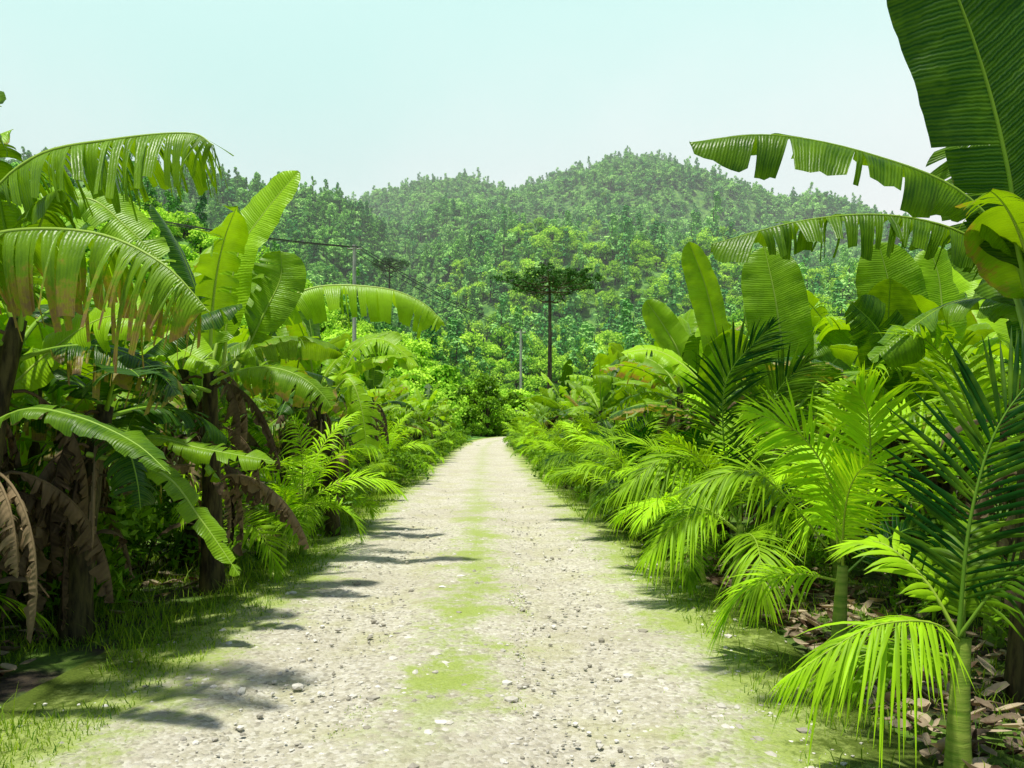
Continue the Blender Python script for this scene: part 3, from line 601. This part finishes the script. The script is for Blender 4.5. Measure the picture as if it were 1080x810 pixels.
# ------------------------------------------------------------------ utility poles
M_pole=plainmat('weathered_pole',(.36,.34,.31),(.60,.58,.54),scale=3,stretch=(3,3,.5)); M_wire=plainmat('wire',(.04,.04,.04),(.07,.07,.07))
def pole(x,y,top):
    z0=gz(x,y); mb=MB(); t=np.linspace(0,1,8)
    tube(mb,np.stack([t*0,t*0,-1+(top-z0+1)*t],1),.27-.06*t,10,0,[0,0,0,0])
    h=top-z0
    tube(mb,np.array([[-.9,0,h-.5],[0,0,h-.5],[.9,0,h-.5]]),.08,4,0,[0,0,0,0])
    for xx in (-.8,0.25,.8):
        tube(mb,np.array([[xx,0,h-.45],[xx,0,h-.35],[xx,0,h-.25]]),[.03,.06,.03],8,0,[0,0,0,0])
    mb.obj('utility_pole',[M_pole],loc=(x,y,z0))
    return np.array([x,y,top-.25])
a=pole(-18.8,95,23.4); b_=pole(1.5,135,18.2); c0=pole(-52,78,26)
mb=MB()
for p0,p1 in ((a,b_),(c0,a)):
    for dx in (-.8,.25,.8):
        t=np.linspace(0,1,24)[:,None]; C=(p0+[dx,0,0])*(1-t)+(p1+[dx,0,0])*t; C[:,2]-=(1.0*4*t*(1-t))[:,0]; tube(mb,C,.045,4,0,[0,0,0,0])
mb.obj('power_line',[M_wire])

def midtree(x,y,H,Rr,seed,mat=M_sh):
    o=treeproto('broadleaf_tree',np.random.default_rng(seed),H,Rr,18,200,.32,mat,low=1.1); o.location=(x,y,0); scene.collection.objects.link(o)
for i,(x,y,H,Rr) in enumerate(((-3,92,7.5,3.4),(-8,82,5.5,3),(6.5,86,5,2.8),(11,84,6,3),(-12,78,5,3),(13,78,6,3.2),(0,101,6,3.),(-1,110,6.5,3.4))): midtree(x,y,H,Rr,500+i,M_sh if i%3==0 else M_bush)
for i in range(8):
    x,y=-8+i*1.2+q.normal(0,.3),90+i*1.6+q.normal(0,.5); put('banana_plant',bv[q.integers(9)],x,y,q.uniform(.8,1.1),q,z=gz(x,y))
for i in range(12):
    x,y=-6+i*.8+q.normal(0,.3),86+i*1.35+q.normal(0,.4); put('shrub',sv[q.integers(4)],x,y,q.uniform(1.,1.6),q,z=gz(x,y))

# ------------------------------------------------------------------ light haze in the valley behind the plantation
m,nt=newmat('valley_haze'); vs=N_(nt,'ShaderNodeVolumeScatter'); vs.inputs['Color'].default_value=(.97,1,1,1); vs.inputs['Density'].default_value=.0009; vs.inputs['Anisotropy'].default_value=.0
o=N_(nt,'ShaderNodeOutputMaterial'); nt.links.new(vs.outputs[0],o.inputs['Volume'])
mb=MB(); x0,x1,y0,y1,z0,z1=-900,900,145,640,-20,212
V=[(x0,y0,z0),(x1,y0,z0),(x1,y1,z0),(x0,y1,z0),(x0,y0,z1),(x1,y0,z1),(x1,y1,z1),(x0,y1,z1)]
mb.add(V,[(0,3,2,1),(4,5,6,7),(0,1,5,4),(1,2,6,5),(2,3,7,6),(3,0,4,7)],0,[0,0,0,0]); mb.obj('valley_haze',[m],smooth=False)

# ------------------------------------------------------------------ light, world, camera
el=D2R(79); az=math.atan2(-.55,-.5)
ts=Vector((math.sin(az)*math.cos(el),math.cos(az)*math.cos(el),math.sin(el)))
sd=bpy.data.lights.new('sun','SUN'); sd.energy=5.0; sd.angle=D2R(2.5); sd.color=(1,.965,.86)
so=bpy.data.objects.new('sun',sd); so.rotation_euler=ts.to_track_quat('Z','Y').to_euler(); scene.collection.objects.link(so)
w=bpy.data.worlds.new("World"); scene.world=w; w.use_nodes=True; nt=w.node_tree; nt.nodes.clear()
sk=N_(nt,'ShaderNodeTexSky'); sk.sky_type='NISHITA'; sk.sun_disc=False; sk.sun_elevation=el; sk.sun_rotation=az; sk.dust_density=1.5
tc=N_(nt,'ShaderNodeTexCoord'); sx=N_(nt,'ShaderNodeSeparateXYZ'); nt.links.new(tc.outputs['Generated'],sx.inputs[0])
nz=noise_(nt,tc.outputs['Generated'],2.2,4)
zz=math_(nt,'ADD',sx.outputs[2],math_(nt,'MULTIPLY',math_(nt,'SUBTRACT',nz,.5),.3))
zz=math_(nt,'ADD',zz,math_(nt,'MULTIPLY',sx.outputs[0],-.15))
hz=mix_(nt,ramp_(nt,zz,.12,.5),(12.2,12.6,12.6),(7.4,11.3,10.7))
c=mix_(nt,ramp_(nt,sx.outputs[2],.46,.62),hz,sk.outputs[0])
c=mix_(nt,ramp_(nt,sx.outputs[1],-.1,.45),sk.outputs[0],c)
bg=N_(nt,'ShaderNodeBackground'); bg.inputs[1].default_value=.095; nt.links.new(c,bg.inputs[0])
o=N_(nt,'ShaderNodeOutputWorld'); nt.links.new(bg.outputs[0],o.inputs[0])
cd=bpy.data.cameras.new('camera'); cd.lens=28; cd.sensor_width=36; cd.shift_y=.0417; cd.clip_end=8000; cd.clip_start=.05
co=bpy.data.objects.new('camera',cd); co.location=(0,0,1.7); co.rotation_euler=(D2R(90),0,0); scene.collection.objects.link(co); scene.camera=co
scene.view_settings.view_transform='Standard'; scene.view_settings.look='None'; scene.view_settings.exposure=0
